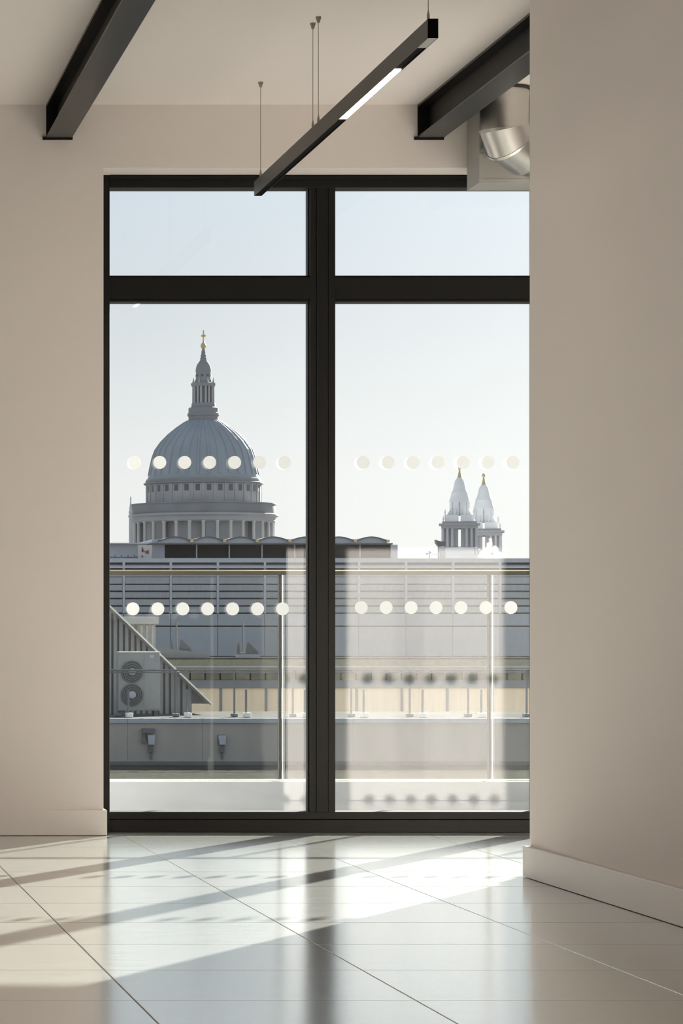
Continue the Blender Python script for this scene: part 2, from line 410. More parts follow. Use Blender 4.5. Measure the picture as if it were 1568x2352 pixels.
# ================================================================== CEILING BEAMS
def beam(x0, x1, y0, zb, label):
    r = empty('steel_beam', (0, 0, 0), label, 'beam', None); r['kind'] = 'thing'
    xm = (x0 + x1) / 2
    MB().box(xm - .005, xm + .005, y0, YF - .012, zb + .008, ZC - .010).build('web', M['web'], r)
    MB().box(x0, x1, y0, YF - .0125, zb, zb + .008, .001).build('bottom_flange', M['beam'], r)
    MB().box(x0, x1, y0, YF - .0125, ZC - .010, ZC - .001, .001).build('top_flange', M['beam'], r)
    MB().box(x0 + .0005, x1 - .0005, YF - .012, YF, zb + .006, ZC - .001).box(x0 - .013, x1 + .003, YF - .012, YF, zb - .006, zb + .006, .001).build('end_plate', M['web'], r)
    return r
ZBM = PZ(320.5, YF) + .004
beam(PX(105.5, YF), PX(164.5, YF), -4.9, ZBM, 'black steel ceiling beam left of the hanging lamp, clear of the ductwork')
beam(PX(958.0, YF), PX(1016.5, YF), CY + .002, ZBM, 'black steel ceiling beam beside the silver duct, ending at the right-hand wall')

# ================================================================== LINEAR PENDANT LAMP
LX0, LX1, LZ0, LZ1 = 1.8186, 1.8468, 2.4270, 2.4805
LY0, LY1 = 8.515, 11.565
lamp = empty('linear_pendant_lamp', ((LX0 + LX1) / 2, (LY0 + LY1) / 2, LZ0), 'slim black linear lamp hung on thin wires, partly lit underneath', 'lamp')
bpy.context.view_layer.update()
Lm = Matrix.Translation(-Vector(lamp.location))
def lpart(b, name, m, parent=lamp, **k): b.xf(Lm); return b.build(name, m, parent, **k)
t_ = .0016
lpart(MB().box(LX0, LX0 + t_, LY0, LY1, LZ0, LZ1).box(LX1 - t_, LX1, LY0, LY1, LZ0, LZ1).box(LX0 + t_, LX1 - t_, LY0, LY1, LZ1 - t_, LZ1), 'housing', M['lamp'])
lpart(MB().box(LX0 - .0003, LX1 + .0003, LY0 - .002, LY0, LZ0, LZ1), 'end_cap', M['lamp_inside'])
lpart(MB().box(LX0 + t_, LX1 - t_, LY1 - .002, LY1, LZ0, LZ1 - t_), 'end_cap', M['lamp'])
lpart(MB().box(LX0 + t_, LX1 - t_, LY0, 8.66, LZ0 + .0005, LZ0 + .006), 'cover_plate', M['box'])
lpart(MB().box(LX0 + t_, LX1 - t_, 9.00, 9.86, LZ0 + .002, LZ0 + .008), 'diffuser', M['led'])
for ya, yb in ((8.66, 9.0), (9.86, LY1 - .003)): lpart(MB().box(LX1 - t_ - .0006, LX1 - t_ - .0001, ya, yb, LZ0, LZ0 + .005), 'lip', M['lamp_inside'])
lpart(MB().box(LX0 + t_, LX1 - t_, 8.66, 9.00, LZ0 + .005, LZ0 + .009), 'louvre', M['lamp_inside'])
lpart(MB().box(LX0 + t_, LX1 - t_, 9.86, LY1 - .002, LZ0 + .005, LZ0 + .009), 'louvre', M['lamp_inside'])
xc = (LX0 + LX1) / 2
for yy in (8.575, 10.29, 10.395, 11.50):
    wr = lpart(MB().tube((xc, yy, LZ1 + .03), (xc, yy, ZC - .018), .0011, 8), 'suspension_wire', M['wire'])
    lpart(MB().tube((xc, yy, LZ1 - .001), (xc, yy, LZ1 + .022), .0042, 10).tube((xc, yy, LZ1 + .022), (xc, yy, LZ1 + .036), .0042, 10, .0014), 'wire_gripper', M['brass'], smooth=True)
    lpart(MB().lathe([(.0045, ZC - .020), (.0065, ZC - .012), (.0095, ZC - .004), (.0095, ZC)], 16, (xc, yy, 0)), 'ceiling_cup', M['brass'], smooth=True)

# ================================================================== DUCT AND PLENUM BOX
bx = empty('plenum_box', (2.9, 11.88, 2.5155), 'grey metal air plenum box fixed high on the wall over the window corner', 'vent box')
bpy.context.view_layer.update()
def bpart(b, name, m, par=bx, **k): b.xf(Matrix.Translation(-Vector(par.location))); return b.build(name, m, par, **k)
BX0, BX1, BY0, BZ0, BZ1 = 2.713, 3.16, 11.78, 2.5085, 2.80
bpart(MB().box(BX0, BX1, BY0, YF - .001, BZ0, BZ1), 'casing', M['box'])
bpart(MB().box(BX0 - .001, BX0 + .016, BY0 - .002, BY0, BZ0, BZ1).box(BX0 + .016, BX1, BY0 - .002, BY0, BZ0, BZ0 + .014), 'flange', M['box'])
for zz in (2.60, 2.70):
    bpart(MB().tube((BX0 - .003, BY0 + .05, zz), (BX0, BY0 + .05, zz), .004, 8), 'rivet', M['galv'])
# channel bracket with nuts at the front corner
b = MB().box(BX0 + .004, BX0 + .030, BY0 - .030, BY0 - .002, 2.618, 2.634).box(BX0 + .008, BX0 + .026, BY0 - .034, BY0 - .003, 2.634, 2.639)
b.tube((BX0 + .017, BY0 - .018, 2.60), (BX0 + .017, BY0 - .018, 2.662), .0045, 8)
for zz in (2.608, 2.642): b.tube((BX0 + .017, BY0 - .018, zz), (BX0 + .017, BY0 - .018, zz + .009), .010, 6)
b.box(BX0 + .030, BX0 + .046, BY0 - .024, BY0 - .006, 2.616, 2.622)
bpart(b, 'bracket', M['galv'])

DR, DRB = 0.0925, 0.097
DYc = 11.625; DXc = PX(1157.5, DYc); DZ1 = PZ(281.5, DYc)
duct = empty('ventilation_duct', (DXc, DYc, DZ1), 'round silver ventilation duct with a segmented elbow below the ceiling', 'duct')
bpy.context.view_layer.update()
hd = Vector((0.80, 0.60, 0)).normalized(); sd = Vector((-hd.y, hd.x, 0))
def ring(c, ax1, ax2, r, n=40): return [c + ax1 * (r * math.cos(2 * PI * k / n)) + ax2 * (r * math.sin(2 * PI * k / n)) for k in range(n)]
MB().sweep([ring(Vector((0, 0, ZC - DZ1 - .001)), hd, sd, DR + .007), ring(Vector((0, 0, ZC - DZ1 - .012)), hd, sd, DR + .007)]).build('ceiling_collar', M['rubber'], duct, smooth=True)
def cut_ring(a, r):      # mitre plane at bend angle a (0 = pipe pointing down, pi/2 = pipe horizontal along hd)
    c0 = hd * DRB
    c = c0 + (-hd * math.cos(a) - Vector((0, 0, 1)) * math.sin(a)) * DRB
    u = (-hd * math.cos(a) - Vector((0, 0, 1)) * math.sin(a))
    return ring(c, u, sd, r)
angs = [math.radians(10), math.radians(46), PI / 2]
for i in range(2):
    a0, a1 = angs[i], angs[i + 1]
    def stretch(a, r):
        pts = cut_ring(a, r); 
        return pts
    e = .004
    MB().sweep([stretch(a0, DR + .003), stretch(a0 + .06, DR + .003), stretch(a0 + .065, DR), stretch(a1, DR)]).build('elbow_segment', M['duct'], duct, smooth=True)
MB().sweep([ring(Vector((0, 0, ZC - DZ1)), -hd, sd, DR), cut_ring(math.radians(10), DR)]).build('straight_pipe', M['duct'], duct, smooth=True)
endc = hd * DRB + Vector((0, 0, -DRB))
MB().sweep([ring(endc, Vector((0, 0, -1)), sd, DR + .002), ring(endc + hd * .09, Vector((0, 0, -1)), sd, DR + .002)]).build('spigot', M['duct'], duct, smooth=True)

# ================================================================== TERRACE
YT0, YT1 = YW + .22, 13.50
struct(MB().box(-4, 9, YW + .19, YT1 + .25, -.25, -.012).build('terrace_floor', M['deck']), 'pale terrace floor just outside the window', 'floor')
struct(MB().box(-4, 9, 13.44, 13.56, -.012, .1415).build('terrace_kerb', M['kerb']), 'low white kerb carrying the glass balustrade outside the window', 'kerb')
# unseen slab added over the terrace to keep the sun off the top lights
ZOH = 2.93; YOH = YW + .05 + (ZOH - 2.105) / .386
struct(MB().box(-7, 10, YW + .22, YOH, ZOH, ZOH + .25).build('added_sun_block_slab', M['kerb']), 'unseen white slab added over the terrace to block sun from the upper panes', 'roof')
bal = empty('glass_balustrade', (2.3, 13.50, .1415), 'frameless glass balustrade with a steel handrail along the terrace edge', 'balustrade')
bpy.context.view_layer.update()
def gpart(b, name, m, **k): b.xf(Matrix.Translation(-Vector(bal.location))); return b.build(name, m, bal, **k)
YR = 13.50
zr1 = PZ(1309.5, YR); zr0 = PZ(1320.5, YR)
rb = MB().box(-3.9, 8.9, YR - .0115, YR + .0115, zr0, zr1 - .004, .001)
gpart(rb, 'handrail', M['raildark'])
gpart(MB().box(-3.9, 8.9, YR - .012, YR + .012, zr1 - .0045, zr1 + .001, .0015), 'rail_highlight', M['steel'])  # separate pale strip stands in for the sunlit highlight on the rail top
gpart(MB().box(-3.9, 8.9, YR - .018, YR + .018, .1415, PZ(1793, YR)), 'base_channel', M['gasket'])
gpart(MB().box(-3.9, 8.9, YR - .020, YR - .018, PZ(1793.5, YR), PZ(1789.5, YR)).box(-3.9, 8.9, YR - .018, YR + .018, PZ(1793, YR) , PZ(1790, YR)), 'channel_cap', M['glassedge'])
xj = [PX(648, YR) + (PX(1129, YR) - PX(648, YR)) * k for k in range(-5, 8)]
for k, (a, b_) in enumerate(zip(xj, xj[1:])):
    gpart(MB().box(a + .010, b_ - .016, YR - .008, YR + .008, PZ(1790, YR) + .001, zr0 - .001), 'glass_panel', M['bglass'])
for a in xj:
    gpart(MB().box(a - .0165, a - .004, YR + .004, YR + .020, PZ(1790, YR) + .001, zr0), 'joint_post', M['gasket'])
    gpart(MB().box(a - .0015, a + .0035, YR - .0085, YR - .003, PZ(1790, YR) + .001, zr0), 'edge_strip', M['glassedge'])

# ================================================================== NEIGHBOURING ROOFTOPS
GZ = -26.0
struct(MB().box(-600, 1500, 15, 2500, GZ - 1, GZ).build('ground', M['city']), 'city ground far below the terrace', 'ground')
# --- lower roof with a rendered upstand wall
Y1 = 78.0
nb = empty('rooftop_block', (PX(730, Y1), Y1, GZ), 'flat-roofed neighbouring block with a grey rendered upstand wall and a pale coping', 'building')
bpy.context.view_layer.update()
def rel(par):
    bpy.context.view_layer.update()
    m = Matrix.Translation(-par.matrix_world.translation)
    def f(b, name, mt, parent=None, **k):
        b.xf(m); return b.build(name, mt, parent or par, **k)
    return f
np_ = rel(nb)
xa, xb = PX(120, Y1), PX(1500, Y1)
zg = PZ(1757, Y1); zt = PZ(1650, Y1)
np_(MB().box(xa, xb, 45, Y1, zg - 1.5, zg), 'gravel_roof', M['gravel'])
np_(MB().box(xa, xb, 46, 90, GZ, zg - 1.5), 'block_wall', M['render'])
nseg = 8
for k in range(nseg):
    a = xa + (xb - xa) * k / nseg; b_ = xa + (xb - xa) * (k + 1) / nseg
    np_(MB().box(a + .003, b_ - .003, Y1, Y1 + .25, zg, zt - .12), 'render_panel', M['render'])
    np_(MB().box(a + .005, b_ - .005, Y1 - .06, Y1 + .3, zt - .115, zt), 'coping', M['coping'])
np_(MB().box(xa, xb, Y1 + .25, 86.0, zg, zt - .02), 'upper_roof', M['roofing'])
np_(MB().box(xa, xb, Y1 - .05, Y1, zg, zg + .09), 'roof_flashing', M['ribdark'])

# --- two small bulkhead lamps on the upstand
def bulkhead(px, top, bot, hood, label):
    Y = Y1
    r = empty('bulkhead_lamp', (PX(px, Y), Y, PZ(bot + 30, Y)), label, 'lamp', 'bulkhead lamps on the upstand wall'); f = rel(r)
    s = Y / F
    X = PX(px, Y)
    f(MB().prism([(X - 8 * s, PZ(top, Y)), (X + 9 * s, PZ(top, Y)), (X + 8 * s, PZ(bot, Y)), (X - 5 * s, PZ(bot, Y))], Y - .16, Y - .02), 'lens', M['trim'])
    f(MB().box(X - 5 * s, X + 6 * s, Y - .10, Y - .001, PZ(bot + 18, Y), PZ(bot, Y)).tube((X + s, Y - .05, PZ(bot + 18, Y)), (X + s, Y - .05, PZ(bot + 34, Y)), 2.6 * s, 8), 'conduit', M['ribdark'])
    if hood:
        f(MB().box(X - 20 * s, X + 9 * s, Y - .20, Y - .001, PZ(top - 5, Y), PZ(top - 15, Y)).box(X - 20 * s, X - 12 * s, Y - .12, Y - .001, PZ(bot - 4, Y), PZ(top - 15, Y)), 'hood', M['ribdark'])
    else:
        f(MB().box(X - 9 * s, X + 9 * s, Y - .02, Y - .001, PZ(bot, Y), PZ(top - 2, Y)), 'back_plate', M['ribdark'])
bulkhead(345, 1688, 1710, True, 'small wall lamp under a dark hood, below the air conditioner')
bulkhead(508, 1689, 1710, False, 'small bare wall lamp to the right of the hooded one')

# --- guard rail on the roof
Y2 = 80.0
gr = empty('guard_rail', (PX(730, Y2), Y2, zt - .02), 'thin galvanised guard rail standing on weighted feet along the roof edge', 'railing'); f = rel(gr)
s2 = Y2 / F
for dy, py, rr in ((0, 1539.5, 2.2), (.55, 1545.0, 1.5)):
    f(MB().tube((PX(150, Y2), Y2 + dy, PZ(py, Y2)), (PX(1400, Y2), Y2 + dy, PZ(py, Y2)), rr * s2, 10), 'top_rail', M['postsx'], smooth=True)
zfoot = zt - .014
for k in range(-2, 7):
    px = 538 + 134.2 * k
    f(MB().tube((PX(px, Y2), Y2, zfoot), (PX(px, Y2), Y2, PZ(1539, Y2)), 2.4 * s2, 10), 'post', M['postsx'], smooth=True)
    f(MB().tube((PX(px + 20, Y2), Y2 - .5, zfoot), (PX(px + 20, Y2), Y2 - .5, PZ(1583, Y2)), 2.6 * s2, 10), 'post', M['postsx'], smooth=True)
    f(MB().box(PX(px - 7, Y2), PX(px + 7, Y2), Y2 - .15, Y2 + .15, zfoot, zfoot + .09, .02), 'foot', M['postsx'])
    f(MB().box(PX(px + 14, Y2), PX(px + 29, Y2), Y2 - .7, Y2 - .35, zfoot, zfoot + .12, .02), 'foot', M['edge'])

# --- twin-fan outdoor unit
Y3 = 81.2; s3 = Y3 / F
ac = empty('air_conditioner', (PX(320, Y3), Y3 + .2, zfoot), 'grey twin-fan outdoor air conditioner on a roof, in front of ribbed cladding', 'air conditioner'); f = rel(ac)
xa_, xb_ = PX(273, Y3), PX(367.5, Y3); za_, zb_ = PZ(1633, Y3), PZ(1499, Y3)
f(MB().box(xa_, xb_, Y3, Y3 + .42, za_, zb_, .02), 'casing', M['acbody'])
f(MB().box(xa_ - .01, xb_ + .01, Y3 - .01, Y3 + .43, zb_, zb_ + .03), 'top_lid', M['edge'])
f(MB().box(PX(331, Y3), xb_, Y3 - .012, Y3, za_ + .05, zb_ - .1), 'service_panel', M['acbody'])
for cy_ in (1543, 1596):
    cx_ = PX(303, Y3); cz_ = PZ(cy_, Y3); R_ = 25.5 * s3
    fan = f(MB().lathe([(R_, 0), (R_, .03), (R_ * .9, .035)], 32).xf(Matrix.Translation((cx_, Y3, cz_)) @ Matrix.Rotation(PI / 2, 4, 'X')), 'fan_guard', M['acdark'])
    b = MB()
    for rr in (.55, .75, .95):
        n = 28
        for k in range(n):
            a0, a1 = 2 * PI * k / n, 2 * PI * (k + 1) / n
            b.tube((cx_ + R_ * rr * math.cos(a0), Y3 - .045, cz_ + R_ * rr * math.sin(a0)), (cx_ + R_ * rr * math.cos(a1), Y3 - .045, cz_ + R_ * rr * math.sin(a1)), .006, 5)
    b.xf(Matrix.Translation(-ac.matrix_world.translation)); b.build('guard_wire', M['acbody'], fan)
    b = MB().lathe([(0.10, 0), (.10, .03), (.06, .05)], 24).xf(Matrix.Translation((cx_, Y3 - .03, cz_)) @ Matrix.Rotation(PI / 2, 4, 'X'))
    b.xf(Matrix.Translation(-ac.matrix_world.translation)); b.build('fan_hub', M['acbody'] if cy_ < 1560 else M['trim'], fan)
for a in (xa_ + .05, xb_ - .15): f(MB().box(a, a + .1, Y3 + .03, Y3 + .40, zfoot, za_), 'foot', M['ribdark'])
f(MB().box(PX(343, Y3), PX(353, Y3), Y3 - .02, Y3 - .012, PZ(1512, Y3), PZ(1504, Y3)), 'label_plate', M['trim'])

# --- ribbed enclosure with a sloping roof
Y4 = 83.2; s4 = Y4 / F
en = empty('ribbed_enclosure', (PX(300, Y4), Y4, zfoot), 'dark ribbed metal enclosure under a pale sloping roof edge', 'roof enclosure'); f = rel(en)
lx = lambda x: PX(x, Y4); lz = lambda y: PZ(y, Y4)
def slope(x): return 1394.5 + (x - 253) * (1613 - 1394.5) / (481 - 253)
f(MB().prism([(lx(120), zfoot), (lx(440), zfoot), (lx(440), lz(slope(440) + 4)), (lx(120), lz(slope(120) + 4))], Y4, Y4 + 2.4), 'wall_panel', M['ribdark'])
for k in range(24):
    x = 128 + 13.2 * k
    if x + 8 > 440: break
    f(MB().prism([(lx(x), zfoot), (lx(x + 8), zfoot), (lx(x + 8), lz(slope(x + 8) + 6)), (lx(x), lz(slope(x) + 6))], Y4 - .06, Y4), 'cladding_rib', M['rib'])
f(MB().prism([(lx(120), lz(slope(120) + 5)), (lx(120), lz(slope(120) - 0)), (lx(482), lz(slope(482) - 0)), (lx(482), lz(slope(482) + 5))], Y4 - .45, Y4 + 2.7), 'sloping_roof', M['edge'])
f(MB().prism([(lx(120), lz(slope(120) + 13)), (lx(120), lz(slope(120) + 5)), (lx(480), lz(slope(480) + 5)), (lx(480), lz(slope(480) + 6)), (lx(466), lz(slope(470) + 8))], Y4 - .40, Y4 - .30), 'fascia', M['ribdark'])
f(MB().prism([(lx(440), lz(1616)), (lx(481), lz(1616)), (lx(440), lz(slope(440) + 4))], Y4 - .1, Y4 + 2.4), 'eave_soffit', M['ribdark'])
# --- pale ribbed housing behind it
Y5 = 88.5
hs = empty('vent_housing', (PX(325, Y5), Y5, zfoot - .3), 'pale ribbed vent housing with a flat cap, rising behind the sloping roof edge', 'vent housing'); f = rel(hs)
f(MB().box(PX(282, Y5), PX(357, Y5), Y5, Y5 + 2, zfoot - .3, PZ(1432, Y5)), 'housing_body', M['acbody'])
f(MB().box(PX(277, Y5), PX(362, Y5), Y5 - .25, Y5 + 2.2, PZ(1433, Y5), PZ(1416, Y5)), 'cap', M['acbody'])
for k in range(6):
    x = 284 + 12.6 * k
    f(MB().box(PX(x, Y5), PX(x + 5.5, Y5), Y5 - .06, Y5, zfoot - .3, PZ(1436, Y5)), 'cladding_rib', M['acbody'] if k != 2 else M['ribdark'])

# --- tan-panelled building below the zinc slopes
Y6 = 98.0; s6 = Y6 / F
of = empty('panelled_building', (PX(700, Y6), Y6, GZ), 'building with tan infill panels, a dark spandrel and olive glazing under a flat roof', 'building'); f = rel(of)
lx = lambda x: PX(x, Y6); lz = lambda y: PZ(y, Y6)
f(MB().box(lx(100), lx(1500), Y6 + .3, Y6 + 9, GZ, lz(1514)), 'building_body', M['spandrel'])
f(MB().box(lx(100), lx(1500), Y6, Y6 + .3, lz(1660), lz(1638)), 'plinth', M['spandrel'])
f(MB().box(lx(100), lx(1500), Y6 - .52, Y6 + 9.2, lz(1514), lz(1511)), 'flat_roof', M['gravel'])
f(MB().box(lx(100), lx(1500), Y6 - .1, Y6 + .3, lz(1580.5), lz(1562)), 'spandrel_band', M['spandrel'])
f(MB().box(lx(100), lx(1500), Y6 - .5, Y6 + .3, lz(1541), lz(1514)), 'roof_fascia', M['olive'])
f(MB().box(lx(100), lx(1500), Y6 - .55, Y6 + .3, lz(1533), lz(1529)), 'gutter', M['louvre'])
tan_end = 1180
k = 0
x = 100 + (507 - 100) % 104 - 104
while x < 1480:
    f(MB().box(lx(x - 2.5), lx(x + 2.5), Y6 - .04, Y6 + .3, lz(1638), lz(1580)), 'mullion', M['spandrel'])
    f(MB().box(lx(x + 3), lx(x + 101), Y6, Y6 + .2, lz(1637), lz(1581)), 'infill_panel', M['tan'])
    for j in range(3):
        f(MB().box(lx(x + 1 + 34.6 * j), lx(x + 32 + 34.6 * j), Y6 + .05, Y6 + .25, lz(1562), lz(1541)), 'window_pane', M['olive'])
    x += 104; k += 1

# --- long louvred plant building
Y7 = 110.0
lb = empty('louvred_building', (PX(700, Y7), Y7, GZ), 'long grey building clad in horizontal louvre panels, below the cathedral dome', 'building'); f = rel(lb)
lx = lambda x: PX(x, Y7); lz = lambda y: PZ(y, Y7)
XA, XB = 176, 1500
f(MB().box(lx(XA - 60), lx(XB), Y7 + .25, Y7 + 14, GZ, lz(1284)), 'building_body', M['slot'])
f(MB().box(lx(XA - 60), lx(XB), Y7 - .05, Y7 + .6, lz(1292), lz(1282.5)), 'coping', M['pavil'])
f(MB().box(lx(XA - 60), lx(XB), Y7 - .12, Y7 + .3, lz(1305), lz(1300.5)), 'trim_rail', M['trim'])
f(MB().box(lx(XA - 60), lx(XB), Y7 + .05, Y7 + .3, lz(1300.5), lz(1297)), 'trim_band', M['louvre'])
rows = [(1310, 1324.5), (1326, 1340.5), (1343.5, 1356.5), (1360, 1373), (1376.5, 1390), (1393.5, 1406.5), (1410, 1436.5), (1440, 1508)]
nb_ = 0; x = XA
src = {}
while x < XB - 20:
    for i, (y0, y1) in enumerate(rows):
        big = i >= 6
        key = i
        X_0 = lx(x + 3); X_1 = lx(x + 105)
        if big: X_0 = lx(x + .6); X_1 = lx(x + 107.4)
        if key not in src:
            src[key] = f(MB().box(X_0 , X_1, Y7 - .02 if not big else Y7 + .02, Y7 + .22, lz(y1), lz(y0)), 'cladding_panel', M['zinc'] if big else M['louvre']); base = x
        else: inst(src[key], lb, (lx(x) - lx(XA), 0, 0))
    f(MB().box(lx(x - 2.6), lx(x + 2.6), Y7 - .05, Y7 + .25, lz(1409), lz(1292)), 'mullion', M['trim'] if nb_ % 1 == 0 else M['louvre'])
    x += 108; nb_ += 1

# --- two lightning masts on triangular bases, standing in front of the zinc slope
f6 = None
def mast(px, top, base, label):
    Y = 99.5; s = Y / F
    r = empty('roof_mast', (PX(px, Y), Y, PZ(base, Y)), label, 'mast', 'roof masts'); f = rel(r)
    X = PX(px, Y); zb = PZ(1514, 98.0)
    f(MB().tube((X, Y, PZ(base - 2, Y)), (X, Y, PZ(top, Y)), 1.7 * s, 8), 'pole', M['ribdark'], smooth=True)
    f(MB().prism([(X - 14 * s, zb), (X + 36 * s, zb), (X + 36 * s, PZ(base + 3, Y)), (X - 14 * s, PZ(base + 3, Y))], Y - .3, Y + .3), 'pad', M['pavil'])
    f(MB().prism([(X + 6 * s, PZ(base, Y)), (X + 34 * s, PZ(base, Y)), (X + 34 * s, PZ(base - 4, Y)), (X + 11 * s, PZ(base - 26, Y)), (X + 8 * s, PZ(base - 20, Y))], Y - .06, Y + .06), 'gusset', M['ribdark'])
    f(MB().prism([(X - 14 * s, PZ(base, Y)), (X - 7 * s, PZ(base, Y)), (X - 8 * s, PZ(base - 14, Y)), (X - 10 * s, PZ(base - 26, Y)), (X - 13 * s, PZ(base - 16, Y))], Y - .06, Y + .06), 'gusset', M['ribdark'])
    f(MB().box(X - 14 * s, X + 36 * s, Y - .2, Y + .2, PZ(base + 3, Y), PZ(base, Y)), 'base_plate', M['ribdark'])
mast(405, 1428, 1494, 'thin roof mast on a gusseted base, behind the sloping roof edge')
mast(558, 1430, 1500, 'thin roof mast on a gusseted base, out on the open roof between the glass joints')
# low roof light by the first mast
rl = empty('roof_wedge', (PX(415, 99.0), 99.0, PZ(1514, 98)), 'low grey wedge of roofing that falls away to the right of the vent housing', 'roof wedge'); f = rel(rl)
Yq = 99.0
f(MB().prism([(PX(340, Yq), PZ(1513, 98)), (PX(478, Yq), PZ(1513, 98)), (PX(474, Yq), PZ(1501, Yq)), (PX(360, Yq), PZ(1487, Yq)), (PX(340, Yq), PZ(1486, Yq))], Yq - .5, Yq + .3), 'roof_wedge_body', M['acbody'])

# --- glazed roof pavilion with scalloped canopies
Y8 = 117.0; s8 = Y8 / F
pv = empty('roof_pavilion', (PX(620, Y8), Y8, PZ(1284, Y7)), 'glazed roof pavilion with dark panes under a row of scalloped canopies', 'pavilion'); f = rel(pv)
lx = lambda x: PX(x, Y8); lz = lambda y: PZ(y, Y8)
z0p = PZ(1284, Y7) + .0
f(MB().box(lx(345), lx(912), Y8 + .3, Y8 + 6, z0p, lz(1250.5)), 'pavilion_body', M['slot'])
f(MB().box(lx(345), lx(376), Y8, Y8 + .3, z0p, lz(1250)), 'end_panel', M['pavil'])
f(MB().box(lx(897), lx(913), Y8, Y8 + .3, z0p, lz(1251)), 'end_panel', M['pavil'])
f(MB().box(lx(345), lx(898), Y8 - .3, Y8 + 6, lz(1251), lz(1248)), 'roof_edge', M['canopy'])
f(MB().box(lx(376), lx(897), Y8, Y8 + .3, z0p, lz(1281.5)), 'sill_band', M['pavil'])
f(MB().box(lx(350), lx(878), Y8 + .2, Y8 + 6, lz(1248), lz(1238.5)), 'clerestory', M['pavil'])
for k in range(7):
    x = 376.5 + 75 * k
    x1 = min(x + 75, 897)
    f(MB().box(lx(x + 1.6), lx(x1 - 1.6), Y8 + .1, Y8 + .28, lz(1281.5), lz(1251)), 'window_pane', M['darkglass'])
    f(MB().box(lx(x - 1.4), lx(x + 1.4), Y8 - .02, Y8 + .28, lz(1281.5), lz(1251)), 'mullion', M['pavil'])
    if k == 6 : continue
for k in range(7):
    xm = 402 + 75 * k
    pts = []
    if xm > 860: break
    n = 10
    top = [(xm - 37 + 74 * i / n, 1240.5 - 8.5 * math.cos(PI * (i / n - .5)) ** 1.2 if 0 < i < n else 1240.5) for i in range(n + 1)]
    poly = [(lx(a), lz(b_)) for a, b_ in top] + [(lx(a), lz(b_ + 2.6)) for a, b_ in reversed(top)]
    f(MB().prism(poly, Y8 - .08, Y8 + 6), 'scalloped_canopy', M['canopy'])
    poly = [(lx(a), lz(min(b_ + 2.6, 1240.4))) for a, b_ in top] + [(lx(xm + 37), lz(1247.5)), (lx(xm - 37), lz(1247.5))]
    f(MB().prism(poly, Y8 + .0, Y8 + .3), 'canopy_infill', M['pavil'])
    f(MB().box(lx(xm + 34), lx(xm + 41), Y8 - .12, Y8 + .2, lz(1246), lz(1240)), 'gold_lit_edge', M['gold'])  # gold blocks stand in for the sunlit glint in the canopy valleys

# --- annex block left of the pavilion and the sign board
ax = empty('rooftop_annex', (PX(300, Y8), Y8, z0p), 'low grey-blue rooftop annex with a thin ledge, left of the sign board', 'building'); f = rel(ax)
f(MB().box(lx(120), lx(338), Y8 + .1, Y8 + 6.5, z0p + .006, lz(1250)), 'annex_body', M['pavil'])
f(MB().box(lx(120), lx(340), Y8 - .1, Y8 + 7, lz(1250), lz(1247)), 'coping', M['coping'])
for k in range(5): f(MB().box(lx(250 + 15 * k), lx(262 + 15 * k), Y8, Y8 + .1, lz(1279), lz(1274)), 'ledge', M['trim'])
sg = empty('sign_board', (PX(334, Y8 - .5), Y8 - .6, z0p), 'pale sign board with illegible red marks, beside the dark-paned pavilion', 'sign'); f = rel(sg)
Ys = Y8 - .6; sx = lambda x: PX(x, Ys); sz = lambda y: PZ(y, Ys)
f(MB().box(sx(317), sx(349), Ys, Ys + .12, z0p + .003, sz(1252)), 'board', M['white'])
for a0, a1, c0, c1 in ((325.5, 328.5, 1257, 1267), (325, 328, 1275, 1281), (326.5, 329.5, 1262, 1268)):
    f(MB().box(sx(a0), sx(a1), Ys - .02, Ys, sz(c1), sz(c0)), 'red_mark', M['red'])
b = MB()
for (p, q) in (((332, 1265), (336, 1271)), ((336, 1271), (338, 1264)), ((337, 1271), (341, 1264)), ((340, 1264), (341, 1272))):
    b.tube((sx(p[0]), Ys - .01, sz(p[1])), (sx(q[0]), Ys - .01, sz(q[1])), .022, 6)
f(b, 'red_mark', M['red'])

# --- dark cowl, aerial and steam at the right
Y9 = 116.0
cw = empty('roof_cowl', (PX(1006, Y9), Y9, z0p), 'dark flared roof cowl on a thin post, left of the twin towers', 'roof vent'); f = rel(cw)
lx = lambda x: PX(x, Y9); lz = lambda y: PZ(y, Y9)
f(MB().prism([(lx(999), lz(1240)), (lx(1004), lz(1242)), (lx(1012), lz(1244)), (lx(1021), lz(1242.5)), (lx(1021), lz(1253)), (lx(1008), lz(1256)), (lx(1004), lz(1253)), (lx(1000), lz(1247))], Y9 - .15, Y9 + .15), 'cowl_hood', M['canopy'])
f(MB().tube((lx(1006), Y9, z0p), (lx(1006), Y9, lz(1253)), .018, 8), 'post', M['postsx'])
f(MB().box(lx(1009), lx(1021), Y9 - .1, Y9 + .1, z0p, lz(1256)), 'vent_shaft', M['white'])
ar = empty('roof_aerial', (PX(986, Y9), Y9, z0p), 'tiny roof aerial with crossed arms, on the parapet left of the cowl', 'aerial'); f = rel(ar)
f(MB().tube((lx(986), Y9, z0p), (lx(986), Y9, lz(1266)), .02, 6), 'mast_pole', M['coping'])
f(MB().tube((lx(979), Y9, lz(1272)), (lx(990), Y9, lz(1270)), .02, 6).tube((lx(984), Y9, lz(1267)), (lx(990), Y9, lz(1269)), .025, 6).box(lx(978), lx(981), Y9 - .03, Y9 + .03, lz(1275), lz(1270)), 'aerial_arm', M['coping'])
f(MB().tube((lx(990), Y9, lz(1273)), (lx(1004), Y9, lz(1273)), .012, 6), 'stay_wire', M['coping'])

